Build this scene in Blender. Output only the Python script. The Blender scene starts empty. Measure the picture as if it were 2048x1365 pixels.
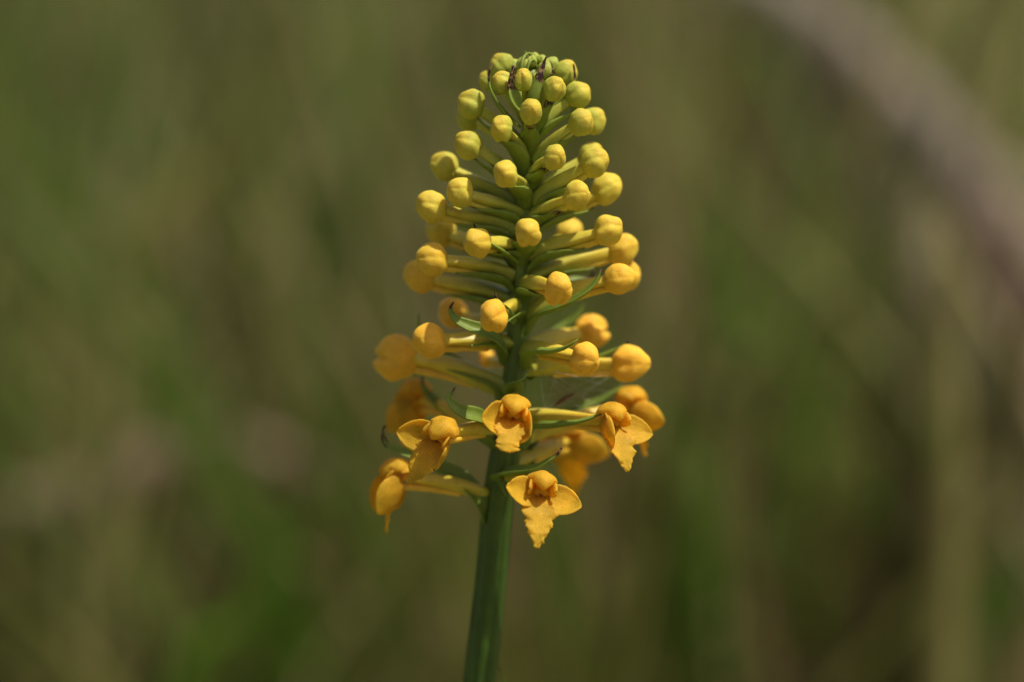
import bpy, math, random
import numpy as np
from mathutils import noise as mnoise, Vector

random.seed(7)
rng = np.random.default_rng(7)
scene = bpy.context.scene
COL = scene.collection

# ------------------------------------------------------------------ camera
PITCH = math.radians(8.0)
DIST = 0.40
K = 0.36 / 2048.0                     # 36 mm sensor, 100 mm lens
U = DIST * K                          # one photo pixel at the stem, in metres
CAM = np.array([0.0, -DIST * math.cos(PITCH), 0.50 + DIST * math.sin(PITCH)])
FWD = np.array([0.0, math.cos(PITCH), -math.sin(PITCH)])
RGT = np.array([1.0, 0.0, 0.0])
UPV = np.array([0.0, math.sin(PITCH), math.cos(PITCH)])
cd = bpy.data.cameras.new('camera')
cam = bpy.data.objects.new('camera', cd)
COL.objects.link(cam)
cam.location = CAM
cam.rotation_euler = (math.pi / 2 - PITCH, 0, 0)
cd.lens = 100
cd.sensor_width = 36
cd.clip_start = 0.02
cd.clip_end = 2000
cd.dof.use_dof = True
cd.dof.focus_distance = 0.3893
cd.dof.aperture_fstop = 6.3
scene.camera = cam

# ------------------------------------------------------------------ light
sun_dir = np.array([0.38, -0.18, 0.90])
sun_dir /= np.linalg.norm(sun_dir)
world = bpy.data.worlds.new('World')
scene.world = world
world.use_nodes = True
wn = world.node_tree
wn.nodes.clear()
sky = wn.nodes.new('ShaderNodeTexSky')
sky.sky_type = 'NISHITA'
sky.sun_disc = False
sky.sun_elevation = math.asin(sun_dir[2])
sky.air_density = 0.7
sky.dust_density = 4.0
sky.ozone_density = 0.5
sky.sun_rotation = math.atan2(sun_dir[0], sun_dir[1])
bg = wn.nodes.new('ShaderNodeBackground')
bg.inputs['Strength'].default_value = 0.075
wo = wn.nodes.new('ShaderNodeOutputWorld')
wn.links.new(sky.outputs[0], bg.inputs[0])
wn.links.new(bg.outputs[0], wo.inputs[0])
sl = bpy.data.lights.new('sun', 'SUN')
sl.energy = 3.4
sl.angle = math.radians(0.53)
sl.color = (1.0, 0.955, 0.83)
sun = bpy.data.objects.new('sun', sl)
COL.objects.link(sun)
sun.rotation_euler = Vector(sun_dir).to_track_quat('Z', 'Y').to_euler()
sun.location = (2, -1, 5)

vs = scene.view_settings
vs.view_transform = 'Standard'
vs.look = 'None'
vs.exposure = 0.34
vs.gamma = 1.0
vs.use_curve_mapping = False
scene.cycles.use_denoising = True
scene.cycles.max_bounces = 8
scene.cycles.sample_clamp_indirect = 6.0

# ------------------------------------------------------------------ helpers
def nrm(v):
    v = np.asarray(v, float)
    return v / (np.linalg.norm(v) + 1e-12)

def W(px, py, dd=0.0):
    """world point seen at photo pixel (px, py), dd pixels behind (+) or before (-) the stem's plane"""
    d = FWD + RGT * (px - 1024) * K + UPV * (682.5 - py) * K
    t = (dd * U - CAM[1]) / d[1]
    return CAM + d * t

def far(px, py, y):
    """world point seen at (px, py), standing y metres behind the orchid"""
    return W(px, py, y / U)

def catmull(pts, n):
    pts = np.asarray(pts, float)
    if len(pts) == 2:
        t = np.linspace(0, 1, n)[:, None]
        return pts[0] * (1 - t) + pts[1] * t
    P = np.vstack([2 * pts[0] - pts[1], pts, 2 * pts[-1] - pts[-2]])
    seg = len(pts) - 1
    out = []
    for x in np.linspace(0, seg, n):
        i = min(int(x), seg - 1)
        t = x - i
        p0, p1, p2, p3 = P[i:i + 4]
        out.append(0.5 * (2 * p1 + (p2 - p0) * t + (2 * p0 - 5 * p1 + 4 * p2 - p3) * t * t + (3 * p1 - p0 - 3 * p2 + p3) * t ** 3))
    return np.array(out)

def bezier(a, b, c, d, n):
    t = np.linspace(0, 1, n)[:, None]
    return a * (1 - t) ** 3 + 3 * b * t * (1 - t) ** 2 + 3 * c * t * t * (1 - t) + d * t ** 3

def make_obj(name, verts, faces, cols, mat, parent=None, smooth=True):
    me = bpy.data.meshes.new(name)
    me.from_pydata(np.asarray(verts, float).tolist(), [], faces if isinstance(faces, list) else faces.tolist())
    at = me.attributes.new('Col', 'FLOAT_COLOR', 'POINT')
    c = np.ones((len(verts), 4), np.float32)
    c[:, :3] = np.asarray(cols, np.float32)
    at.data.foreach_set('color', c.ravel())
    if smooth:
        me.polygons.foreach_set('use_smooth', np.ones(len(me.polygons), bool))
    me.materials.append(mat)
    me.update()
    o = bpy.data.objects.new(name, me)
    COL.objects.link(o)
    if parent is not None:
        parent_to(o, parent)
    return o

ORIG = {}
def world_origin(o):
    return ORIG.get(o.name, np.zeros(3))

def parent_to(o, p):
    """all empties are only translated, so a child keeps its world place by subtracting the parent's"""
    o.parent = p
    op = world_origin(p)
    oo = world_origin(o)
    o.location = tuple(oo - op)
    ORIG[o.name] = oo

def recenter(o, origin):
    """put the object's origin at a meaningful place of its own (mesh verts are given in world space)"""
    origin = np.asarray(origin, float)
    me = o.data
    n = len(me.vertices)
    a = np.empty(n * 3, np.float32)
    me.vertices.foreach_get('co', a)
    a = a.reshape(-1, 3) - origin
    me.vertices.foreach_set('co', a.astype(np.float32).ravel())
    me.update()
    p = o.parent
    ORIG[o.name] = origin
    o.location = tuple(origin - (world_origin(p) if p else 0))

def empty(name, loc, parent=None):
    o = bpy.data.objects.new(name, None)
    o.empty_display_size = 0.005
    COL.objects.link(o)
    ORIG[o.name] = np.asarray(loc, float)
    o.location = tuple(loc)
    if parent is not None:
        parent_to(o, parent)
    return o

def tag(o, label=None, cat=None, group=None, kind=None):
    if label: o['label'] = label
    if cat: o['category'] = cat
    if group: o['group'] = group
    if kind: o['kind'] = kind
    return o

def grid_faces(nu, nv, closed_v=False, off=0):
    f = []
    for i in range(nu - 1):
        for j in range(nv if closed_v else nv - 1):
            k = (j + 1) % nv
            f.append([off + i * nv + j, off + i * nv + k, off + (i + 1) * nv + k, off + (i + 1) * nv + j])
    return f

def tube(path, rad, nseg=16, mod=None, ref=(0, 0, 1), flat=None):
    """closed tube along path; mod(i/n, angle array) multiplies the radius"""
    path = np.asarray(path, float)
    n = len(path)
    T = np.gradient(path, axis=0)
    T /= np.linalg.norm(T, axis=1)[:, None] + 1e-12
    a = np.asarray(ref, float)
    a = a - T[0] * (a @ T[0])
    if np.linalg.norm(a) < 1e-4:
        a = np.cross(T[0], [1, 0, 0.1])
    a = nrm(a)
    ang = np.linspace(0, 2 * math.pi, nseg, endpoint=False)
    V = []
    for i in range(n):
        a = nrm(a - T[i] * (a @ T[i]))
        b = np.cross(T[i], a)
        r = rad[i] * np.ones(nseg)
        if mod is not None:
            r = r * mod(i / (n - 1), ang)
        V.append(path[i] + (np.cos(ang) * r)[:, None] * a + (np.sin(ang) * r)[:, None] * b)
    V = np.vstack(V)
    F = grid_faces(n, nseg, True)
    V = np.vstack([V, path[0], path[-1]])
    m = n * nseg
    for j in range(nseg):
        k = (j + 1) % nseg
        F.append([m, k, j])
        F.append([m + 1, (n - 1) * nseg + j, (n - 1) * nseg + k])
    return V, F

def sheet(G, th, edge=0.35):
    """a thin leaf with thickness from a grid of points (nu, nv, 3)"""
    nu, nv, _ = G.shape
    du = np.gradient(G, axis=0)
    dv = np.gradient(G, axis=1)
    N = np.cross(du, dv)
    N /= np.linalg.norm(N, axis=2)[:, :, None] + 1e-15
    t = np.ones((nu, nv)) * th * 0.5
    t[:, 0] *= edge; t[:, -1] *= edge; t[-1, :] *= edge
    A = (G + N * t[:, :, None]).reshape(-1, 3)
    B = (G - N * t[:, :, None]).reshape(-1, 3)
    V = np.vstack([A, B])
    m = nu * nv
    F = grid_faces(nu, nv)
    F += [f[::-1] for f in grid_faces(nu, nv, False, m)]
    ring = [i * nv for i in range(nu)] + [(nu - 1) * nv + j for j in range(1, nv)] \
        + [i * nv + nv - 1 for i in range(nu - 2, -1, -1)] + [j for j in range(nv - 2, 0, -1)]
    for i in range(len(ring)):
        a, b = ring[i], ring[(i + 1) % len(ring)]
        F.append([a, b, m + b, m + a])
    return V, F

def lerp_table(x, xs, ys):
    ys = np.asarray(ys, float)
    if ys.ndim == 1:
        return np.interp(x, xs, ys)
    return np.stack([np.interp(x, xs, ys[:, k]) for k in range(ys.shape[1])], -1)

def nz(p, s, seed=0.0):
    return mnoise.noise(Vector((p[0] * s + seed, p[1] * s - seed * 0.7, p[2] * s + seed * 0.31)))

# ------------------------------------------------------------------ materials
def principled(name):
    m = bpy.data.materials.new(name)
    m.use_nodes = True
    nt = m.node_tree
    return m, nt, nt.nodes['Principled BSDF'], nt.nodes['Material Output']

def plant_material(name, sss=0.3, sss_scale=0.0012, rough=0.45, transl=0.0, bump=0.25, cell=7800.0, var=0.12,
                   spark=0.0, spec=0.4, specks=False, tintc=(1.0, 1.0, 0.6)):
    m, nt, bs, out = principled(name)
    N, L = nt.nodes, nt.links
    at = N.new('ShaderNodeAttribute'); at.attribute_name = 'Col'
    tc = N.new('ShaderNodeTexCoord')
    n1 = N.new('ShaderNodeTexNoise'); n1.inputs['Scale'].default_value = 420; n1.inputs['Detail'].default_value = 4
    n2 = N.new('ShaderNodeTexNoise'); n2.inputs['Scale'].default_value = cell * 1.1; n2.inputs['Detail'].default_value = 2
    vo = N.new('ShaderNodeTexVoronoi'); vo.inputs['Scale'].default_value = cell
    for t in (n1, n2, vo):
        L.new(tc.outputs['Object'], t.inputs['Vector'])
    mr = N.new('ShaderNodeMapRange')
    mr.inputs['From Min'].default_value = 0.3; mr.inputs['From Max'].default_value = 0.7
    mr.inputs['To Min'].default_value = 1 - var; mr.inputs['To Max'].default_value = 1 + var
    L.new(n1.outputs['Fac'], mr.inputs['Value'])
    mr2 = N.new('ShaderNodeMapRange')
    mr2.inputs['From Min'].default_value = 0.3; mr2.inputs['From Max'].default_value = 0.7
    mr2.inputs['To Min'].default_value = 1 - var * 0.8; mr2.inputs['To Max'].default_value = 1 + var * 0.8
    L.new(n2.outputs['Fac'], mr2.inputs['Value'])
    mu = N.new('ShaderNodeMath'); mu.operation = 'MULTIPLY'
    L.new(mr.outputs[0], mu.inputs[0]); L.new(mr2.outputs[0], mu.inputs[1])
    vm = N.new('ShaderNodeVectorMath'); vm.operation = 'SCALE'
    L.new(at.outputs['Color'], vm.inputs[0]); L.new(mu.outputs[0], vm.inputs['Scale'])
    skin = vm
    if specks:      # scattered tiny dark specks of dirt
        v2 = N.new('ShaderNodeTexVoronoi'); v2.inputs['Scale'].default_value = 520
        L.new(tc.outputs['Object'], v2.inputs['Vector'])
        lt = N.new('ShaderNodeMath'); lt.operation = 'LESS_THAN'; lt.inputs[1].default_value = 0.055
        L.new(v2.outputs['Distance'], lt.inputs[0])
        sx = N.new('ShaderNodeSeparateColor'); L.new(v2.outputs['Color'], sx.inputs[0])
        gt2 = N.new('ShaderNodeMath'); gt2.operation = 'GREATER_THAN'; gt2.inputs[1].default_value = 0.90
        L.new(sx.outputs[0], gt2.inputs[0])
        an = N.new('ShaderNodeMath'); an.operation = 'MULTIPLY'
        L.new(lt.outputs[0], an.inputs[0]); L.new(gt2.outputs[0], an.inputs[1])
        mxc = N.new('ShaderNodeMix'); mxc.data_type = 'RGBA'
        L.new(an.outputs[0], mxc.inputs[0]); L.new(vm.outputs[0], mxc.inputs[6])
        mxc.inputs[7].default_value = (0.03, 0.018, 0.01, 1)
        L.new(mxc.outputs[2], bs.inputs['Base Color'])
    else:
        L.new(vm.outputs[0], bs.inputs['Base Color'])
    bs.inputs['Roughness'].default_value = rough
    bs.inputs['Specular IOR Level'].default_value = spec
    bs.inputs['Subsurface Weight'].default_value = sss
    bs.inputs['Subsurface Radius'].default_value = (1.0, 0.38, 0.08)
    bs.inputs['Subsurface Scale'].default_value = sss_scale
    # papillae: tiny glossy bumps that glitter in the sun
    b1 = N.new('ShaderNodeBump'); b1.inputs['Strength'].default_value = bump
    b1.inputs['Distance'].default_value = 0.00008
    b1.invert = True
    L.new(vo.outputs['Distance'], b1.inputs['Height'])
    b2 = N.new('ShaderNodeBump'); b2.inputs['Strength'].default_value = 0.10
    b2.inputs['Distance'].default_value = 0.0004
    L.new(n1.outputs['Fac'], b2.inputs['Height'])
    L.new(b2.outputs[0], b1.inputs['Normal'])
    L.new(b1.outputs[0], bs.inputs['Normal'])
    if spark > 0:
        wnz = N.new('ShaderNodeTexWhiteNoise')
        L.new(vo.outputs['Color'], wnz.inputs['Vector'])
        gt = N.new('ShaderNodeMapRange')
        gt.inputs['From Min'].default_value = 0.80; gt.inputs['From Max'].default_value = 1.0
        gt.inputs['To Min'].default_value = rough; gt.inputs['To Max'].default_value = rough - spark
        L.new(wnz.outputs['Value'], gt.inputs['Value'])
        L.new(gt.outputs[0], bs.inputs['Roughness'])
    if transl > 0:
        tr = N.new('ShaderNodeBsdfTranslucent')
        tint = N.new('ShaderNodeVectorMath'); tint.operation = 'MULTIPLY'
        tint.inputs[1].default_value = tintc
        L.new(vm.outputs[0], tint.inputs[0])
        L.new(tint.outputs[0], tr.inputs['Color'])
        L.new(b1.outputs[0], tr.inputs['Normal'])
        mx = N.new('ShaderNodeMixShader'); mx.inputs[0].default_value = transl
        L.new(bs.outputs[0], mx.inputs[1]); L.new(tr.outputs[0], mx.inputs[2])
        L.new(mx.outputs[0], out.inputs['Surface'])
    return m

M_BUD = plant_material('bud_skin', sss=0.5, sss_scale=0.0011, rough=0.60, bump=0.45, cell=5600, spark=0.3, specks=True, spec=0.2)
M_PETAL = plant_material('petal_skin', tintc=(1.05, 0.88, 0.30), sss=0.0, rough=0.60, spec=0.22, transl=0.55, bump=0.4, cell=5600, spark=0.3, var=0.16)
M_OVARY = plant_material('ovary_skin', sss=0.45, sss_scale=0.0012, rough=0.40, bump=0.15, cell=4200)
M_GREEN = plant_material('bract_leaf', sss=0.0, rough=0.42, transl=0.30, bump=0.2, cell=4500, var=0.16, specks=True)
M_STEM = plant_material('stem_skin', sss=0.15, sss_scale=0.0008, rough=0.38, bump=0.15, cell=3800, var=0.14)
M_CELL = plant_material('dark_stigma', sss=0.0, rough=0.5)

def simple_grass(name, transl=0.5, rough=0.5, scale=18.0, var=0.25):
    m, nt, bs, out = principled(name)
    N, L = nt.nodes, nt.links
    at = N.new('ShaderNodeAttribute'); at.attribute_name = 'Col'
    tc = N.new('ShaderNodeTexCoord')
    n1 = N.new('ShaderNodeTexNoise'); n1.inputs['Scale'].default_value = scale; n1.inputs['Detail'].default_value = 3
    L.new(tc.outputs['Object'], n1.inputs['Vector'])
    mr = N.new('ShaderNodeMapRange')
    mr.inputs['From Min'].default_value = 0.3; mr.inputs['From Max'].default_value = 0.7
    mr.inputs['To Min'].default_value = 1 - var; mr.inputs['To Max'].default_value = 1 + var
    L.new(n1.outputs['Fac'], mr.inputs['Value'])
    vm = N.new('ShaderNodeVectorMath'); vm.operation = 'SCALE'
    L.new(at.outputs['Color'], vm.inputs[0]); L.new(mr.outputs[0], vm.inputs['Scale'])
    L.new(vm.outputs[0], bs.inputs['Base Color'])
    bs.inputs['Roughness'].default_value = rough
    bs.inputs['Specular IOR Level'].default_value = 0.25
    tr = N.new('ShaderNodeBsdfTranslucent')
    L.new(vm.outputs[0], tr.inputs['Color'])
    mx = N.new('ShaderNodeMixShader'); mx.inputs[0].default_value = transl
    L.new(bs.outputs[0], mx.inputs[1]); L.new(tr.outputs[0], mx.inputs[2])
    L.new(mx.outputs[0], out.inputs['Surface'])
    return m

M_GRASS = simple_grass('meadow_grass')
M_DRY = simple_grass('dry_stalk', transl=0.1, rough=0.65)

# ------------------------------------------------------------------ ground
def build_ground():
    m, nt, bs, out = principled('meadow_soil')
    N, L = nt.nodes, nt.links
    tc = N.new('ShaderNodeTexCoord')
    n1 = N.new('ShaderNodeTexNoise'); n1.inputs['Scale'].default_value = 1.6; n1.inputs['Detail'].default_value = 6
    n2 = N.new('ShaderNodeTexNoise'); n2.inputs['Scale'].default_value = 40; n2.inputs['Detail'].default_value = 5
    for t in (n1, n2): L.new(tc.outputs['Object'], t.inputs['Vector'])
    cr = N.new('ShaderNodeValToRGB')
    e = cr.color_ramp.elements
    e[0].position = 0.32; e[0].color = (0.10, 0.115, 0.026, 1)
    e[1].position = 0.70; e[1].color = (0.25, 0.195, 0.095, 1)
    k = e.new(0.52); k.color = (0.145, 0.15, 0.043, 1)
    L.new(n1.outputs['Fac'], cr.inputs[0])
    mr = N.new('ShaderNodeMapRange')
    mr.inputs['To Min'].default_value = 0.55; mr.inputs['To Max'].default_value = 1.4
    L.new(n2.outputs['Fac'], mr.inputs['Value'])
    vm = N.new('ShaderNodeVectorMath'); vm.operation = 'SCALE'
    L.new(cr.outputs[0], vm.inputs[0]); L.new(mr.outputs[0], vm.inputs['Scale'])
    L.new(vm.outputs[0], bs.inputs['Base Color'])
    bs.inputs['Roughness'].default_value = 0.9
    bp = N.new('ShaderNodeBump'); bp.inputs['Distance'].default_value = 0.02; bp.inputs['Strength'].default_value = 0.8
    L.new(n2.outputs['Fac'], bp.inputs['Height']); L.new(bp.outputs[0], bs.inputs['Normal'])
    g = np.concatenate([-np.geomspace(400, 6, 14), np.linspace(-5, 5, 41), np.geomspace(6, 400, 14)])
    n = len(g)
    V = []
    for y in g:
        for x in g:
            z = 0.03 * nz((x, y, 0), 0.7, 3.1) + 0.012 * nz((x, y, 0), 3.0, 9.7)
            r = math.hypot(x, y)
            if r < 0.25: z *= r / 0.25
            V.append((x, y, z))
    o = make_obj('ground', V, grid_faces(n, n), np.full((len(V), 3), 0.1), m)
    tag(o, 'brown and olive meadow ground behind the flower', 'ground', kind='structure')
build_ground()

# ------------------------------------------------------------------ meadow behind
GREEN = np.array([0.112, 0.200, 0.024])
OLIVE = np.array([0.230, 0.230, 0.055])
STRAW = np.array([0.385, 0.325, 0.145])
BROWN = np.array([0.220, 0.150, 0.073])
MAUVE = np.array([0.380, 0.285, 0.200])

def ribbons(bases, heights, widths, lean, bend, face, cols, nseg=5):
    n = len(bases)
    t = np.linspace(0, 1, nseg + 1)
    ln = np.stack([np.cos(lean), np.sin(lean), np.zeros(n)], 1)
    fc = np.stack([np.cos(face), np.sin(face), np.zeros(n)], 1)
    V = np.zeros((n, nseg + 1, 2, 3))
    C = np.zeros((n, nseg + 1, 2, 3))
    for i, s in enumerate(t):
        p = bases + ln * (bend * heights * (0.25 * s + 0.75 * s * s))[:, None]
        p[:, 2] += heights * (s - 0.25 * np.minimum(bend, 1.2) * s * s)
        w = widths * (1 - s ** 2.2) * 0.5 + 0.0003
        V[:, i, 0] = p - fc * w[:, None]
        V[:, i, 1] = p + fc * w[:, None]
        C[:, i, :] = (cols * (0.92 + 0.16 * s))[:, None, :]
    k = (nseg + 1) * 2
    base = (np.arange(n) * k)[:, None]
    F = []
    for i in range(nseg):
        a = i * 2
        F.append(np.stack([base[:, 0] + a, base[:, 0] + a + 1, base[:, 0] + a + 3, base[:, 0] + a + 2], 1))
    return V.reshape(-1, 3), np.concatenate(F), C.reshape(-1, 3)

def build_meadow():
    VV, FF, CC = [], [], []
    off = 0
    for (n, y0, y1, hs, ws, sp) in ((6500, 1.7, 4.0, (0.28, 0.60), (0.004, 0.009), 1.7),
                                    (5000, 4.0, 10.0, (0.30, 0.70), (0.008, 0.020), 1.5),
                                    (4500, 10.0, 45.0, (0.4, 0.9), (0.03, 0.08), 1.3)):
        y = np.sqrt(rng.uniform(y0 ** 2, y1 ** 2, n))
        x = rng.uniform(-1, 1, n) * (y + 0.4) * 0.18 * sp
        # gather into tussocks
        cx = np.round(x / 0.09) * 0.09; cy = np.round(y / 0.09) * 0.09
        if y1 < 5:
            x = x * 0.6 + cx * 0.4; y = y * 0.6 + cy * 0.4
        B = np.stack([x, y, np.full(n, -0.02)], 1)
        f1 = np.array([nz((a, b, 0), 1.4, 5.0) for a, b in zip(x, y)])
        f2 = np.array([nz((a, b, 0), 3.6, 15.0) for a, b in zip(x, y)])
        f3 = rng.normal(0, 0.16, n)
        g = np.clip(0.5 + 0.75 * f1 + 0.5 * f2 + f3, 0, 1)[:, None]
        cols = np.where(g < 0.45, GREEN + (OLIVE - GREEN) * (g / 0.45), OLIVE + (STRAW - OLIVE) * ((g - 0.45) / 0.55))
        br = (rng.uniform(0, 1, n) < 0.12)[:, None]
        cols = np.where(br, BROWN * rng.uniform(0.7, 1.4, n)[:, None], cols)
        h = rng.uniform(*hs, n) * (0.85 + 0.35 * f2)
        V, F, C = ribbons(B, h, rng.uniform(*ws, n), rng.uniform(0, 6.283, n), np.abs(rng.normal(0.25, 0.3, n)),
                          rng.uniform(0, 3.14, n), cols)
        VV.append(V); CC.append(C); FF.append(F + off); off += len(V)
    # tussocks of broader blades close behind the orchid, each of one colour
    rt = np.random.default_rng(21)
    nt_ = 330
    ty = np.sqrt(rt.uniform(0.5 ** 2, 2.1 ** 2, nt_))
    tx = rt.uniform(-1, 1, nt_) * (ty + 0.4) * 0.18 * 1.9
    pal = [GREEN, GREEN * 0.8, GREEN * 1.15, OLIVE, OLIVE * 0.6, STRAW, BROWN * 0.8, OLIVE, STRAW * 0.8]
    for k in range(nt_):
        n = 24
        lean0 = rt.uniform(0, 6.283)
        B = np.stack([tx[k] + rt.normal(0, 0.014, n), ty[k] + rt.normal(0, 0.014, n), np.full(n, -0.02)], 1)
        c = pal[rt.integers(len(pal))] * rt.uniform(0.4, 1.7)
        cols = c * rt.uniform(0.8, 1.2, n)[:, None]
        V, F, C = ribbons(B, rt.uniform(0.35, 0.72) * rt.uniform(0.75, 1.1, n), rt.uniform(0.004, 0.010, n), lean0 + rt.normal(0, 0.7, n),
                          np.clip(np.abs(rt.normal(0.3, 0.2, n)), 0, 0.55), rt.uniform(0, 3.14, n), cols, 6)
        VV.append(V); CC.append(C); FF.append(F + off); off += len(V)
    o = make_obj('meadow_grass', np.vstack(VV), np.vstack(FF), np.vstack(CC), M_GRASS)
    tag(o, 'soft blurred olive green and straw coloured meadow grass', 'grass', kind='stuff')
build_meadow()

def blade(name, pts, width, col, label, cat, mat, group=None, fold=0.35, tip=0.1):
    """one long grass blade or stalk: folded leaf with thickness, standing on the ground"""
    P = catmull(pts, 22)
    n = len(P)
    G = np.zeros((n, 5, 3))
    C = np.zeros((n, 5, 3))
    T = np.gradient(P, axis=0)
    for i in range(n):
        s = i / (n - 1)
        side = nrm(np.cross(T[i], [0.25, 1, 0.05]))
        back = nrm(np.cross(side, T[i]))
        w = width * 0.5 * (tip + (1 - tip) * (1 - s ** 3)) * (0.75 + 0.25 * min(1, s * 4))
        for j in range(5):
            u = j / 2 - 1
            G[i, j] = P[i] + side * w * u + back * w * fold * (abs(u) ** 1.5)
            C[i, j] = np.array(col) * (0.9 + 0.2 * nz(P[i], 9, width * 100) + 0.06 * abs(u))
    V, F = sheet(G, width * 0.08)
    C = np.vstack([C.reshape(-1, 3)] * 2)
    o = make_obj(name, V, F, C, mat)
    recenter(o, P[0])
    tag(o, label, cat, group)
    return o

def stalk(name, pts, r0, r1, col, label, cat, group=None):
    P = catmull(pts, 26)
    rr = np.linspace(r0, r1, 26)
    V, F = tube(P, rr, 10, lambda t, a: 1 + 0.08 * np.cos(4 * a + 5 * t))
    C = np.array([np.array(col) * (1 + 0.3 * nz(v, 14, 2.0)) for v in V])
    o = make_obj(name, V, F, C, M_DRY)
    recenter(o, P[0])
    tag(o, label, cat, group)
    return o

def down_to_ground(p, dx=0.0, dy=0.0):
    return np.array([p[0] + dx, p[1] + dy, -0.02])

def far_things():
    def blade_px(name, pix, y, width, col, label, cat, mat, dx=0.0, **kw):
        pts = [far(a, b, y) for a, b in pix]
        low = pts[0]
        pts = [down_to_ground(low, dx)] + ([low * 0.5 + down_to_ground(low, dx) * 0.5] if low[2] > 0.2 else []) + pts
        return blade(name, pts, width, col, label, cat, mat, **kw)
    # pale grey dead leaves leaning across the sky side of the meadow
    blade_px('dead_leaf', [(2420, 980), (2290, 780), (2120, 580), (1960, 410), (1800, 230), (1620, 50), (1440, -70)], 0.95, 0.040,
             (0.43, 0.34, 0.28), 'broad pale grey dead leaf arching down over the meadow', 'dead leaf', M_DRY, dx=0.12, tip=0.6)
    blade_px('dead_leaf', [(1900, 820), (1800, 480), (1700, 250), (1610, 90), (1480, -40)], 1.0, 0.040, (0.46, 0.36, 0.28),
             'pinkish tan dead leaf crossing behind the broad grey one', 'dead leaf', M_DRY, tip=0.6)
    blade_px('dead_leaf', [(2060, 1000), (2030, 760), (2000, 560), (1970, 420)], 0.7, 0.036, (0.28, 0.18, 0.14),
             'dull mauve brown dead leaf standing under the broad grey one', 'dead leaf', M_DRY, tip=0.4)
    blade_px('grass_stalk', [(350, 1430), (470, 1260), (570, 1110), (660, 960)], 0.42, 0.010, (0.17, 0.30, 0.025),
             'bright green grass blade slanting up from the lower meadow', 'grass blade', M_GRASS, dx=-0.06)
    blade_px('grass_stalk', [(500, 1480), (545, 1300), (560, 1120), (560, 1020)], 0.5, 0.011, (0.14, 0.27, 0.02),
             'short bright green grass blade crossing behind the slanting one', 'grass blade', M_GRASS, dx=-0.02)
    blade_px('grass_stalk', [(230, 1000), (290, 520), (420, 330), (640, 90)], 0.7, 0.018, (0.42, 0.37, 0.12),
             'long pale straw blade arching up over the olive grass', 'grass blade', M_GRASS)
    blade_px('grass_stalk', [(430, 1100), (420, 800), (410, 540), (380, 300)], 0.8, 0.024, (0.30, 0.245, 0.12),
             'upright tan blade standing behind the arching straw blade', 'grass blade', M_GRASS)
    blade_px('grass_stalk', [(1880, 1500), (1895, 1100), (1900, 800), (1890, 430)], 0.36, 0.011, (0.50, 0.44, 0.16),
             'tall upright straw blade below the dead grey leaf', 'grass blade', M_GRASS)
    blade_px('dead_leaf', [(-90, 1110), (60, 1050), (230, 970), (420, 900), (640, 960), (800, 1080)], 0.6, 0.024, (0.30, 0.205, 0.135),
             'dry pinkish leaf lying low and nearly flat across the grass', 'dead leaf', M_DRY, dx=-0.08)
    blade_px('grass_stalk', [(-40, 900), (60, 760), (150, 640), (260, 420)], 0.6, 0.013, (0.34, 0.34, 0.09),
             'olive blade rising over the flat dry pinkish leaf', 'grass blade', M_GRASS)
    rt = np.random.default_rng(77)
    def tuft(px, top, y, spread, n, col, width, label):
        """a clump of blades from one foot; its blades are its parts"""
        head = far(px, top, y)
        foot = down_to_ground(head)
        root = empty('grass_tuft', foot)
        tag(root, label, 'grass tuft', 'grass tufts behind the orchid')
        for k in range(n):
            tip = far(px + rt.normal(0, spread), top + rt.uniform(-60, 260), y + rt.normal(0, 0.05))
            f = foot + np.array([rt.normal(0, 0.012), rt.normal(0, 0.012), 0])
            mid = f * 0.45 + tip * 0.55 + np.array([(f[0] - tip[0]) * 0.25, 0, 0.03])
            P = catmull([f, mid, tip], 12)
            G = np.zeros((12, 3, 3)); T = np.gradient(P, axis=0)
            yaw = rt.uniform(-0.9, 0.9)
            for i in range(12):
                q = i / 11
                side = nrm(np.cross(T[i], [math.sin(yaw), math.cos(yaw), 0.05])); back = nrm(np.cross(side, T[i]))
                w = width * 0.5 * (1 - q ** 2.5 * 0.93) * rt.uniform(0.96, 1.04)
                for j in range(3):
                    G[i, j] = P[i] + side * w * (j - 1) + back * w * 0.35 * abs(j - 1)
            V, F = sheet(G, width * 0.06)
            c = np.array(col) * rt.uniform(0.8, 1.2)
            o = make_obj('shoot', V, F, np.tile(c, (len(V), 1)), M_GRASS, root)
            recenter(o, f)
    tuft(1580, 330, 0.75, 90, 16, (0.18, 0.32, 0.035), 0.016, 'fresh green grass tuft between the flower and the dead grey leaf')
    tuft(1370, 480, 0.62, 70, 12, (0.16, 0.32, 0.035), 0.014, 'green grass tuft close behind the upper yellow buds')
    tuft(1380, 1050, 0.70, 120, 14, (0.16, 0.32, 0.032), 0.015, 'low green grass tuft beside the foot of the orchid stem')
    tuft(740, 20, 0.95, 60, 12, (0.16, 0.29, 0.03), 0.016, 'tall green grass tuft standing behind the spike tip')
    tuft(245, 10, 0.95, 55, 12, (0.14, 0.27, 0.03), 0.015, 'dark green grass tuft beside the arching straw blade')
    tuft(640, 740, 0.70, 70, 10, (0.14, 0.28, 0.03), 0.013, 'green grass tuft behind the lowest flowers')
    tuft(1990, 1080, 0.60, 60, 10, (0.12, 0.26, 0.03), 0.013, 'dark green grass tuft beside the tall upright straw blade')
    tuft(1700, 780, 0.72, 70, 14, (0.33, 0.33, 0.08), 0.014, 'yellowish olive grass tuft below the fresh green tuft')
    tuft(1795, 560, 0.55, 25, 12, (0.075, 0.055, 0.03), 0.013, 'added dark brown grass tuft making a dark patch between olive tuft and straw blade')  # added tuft, its dark colour stands in for a dark patch of meadow
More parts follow.
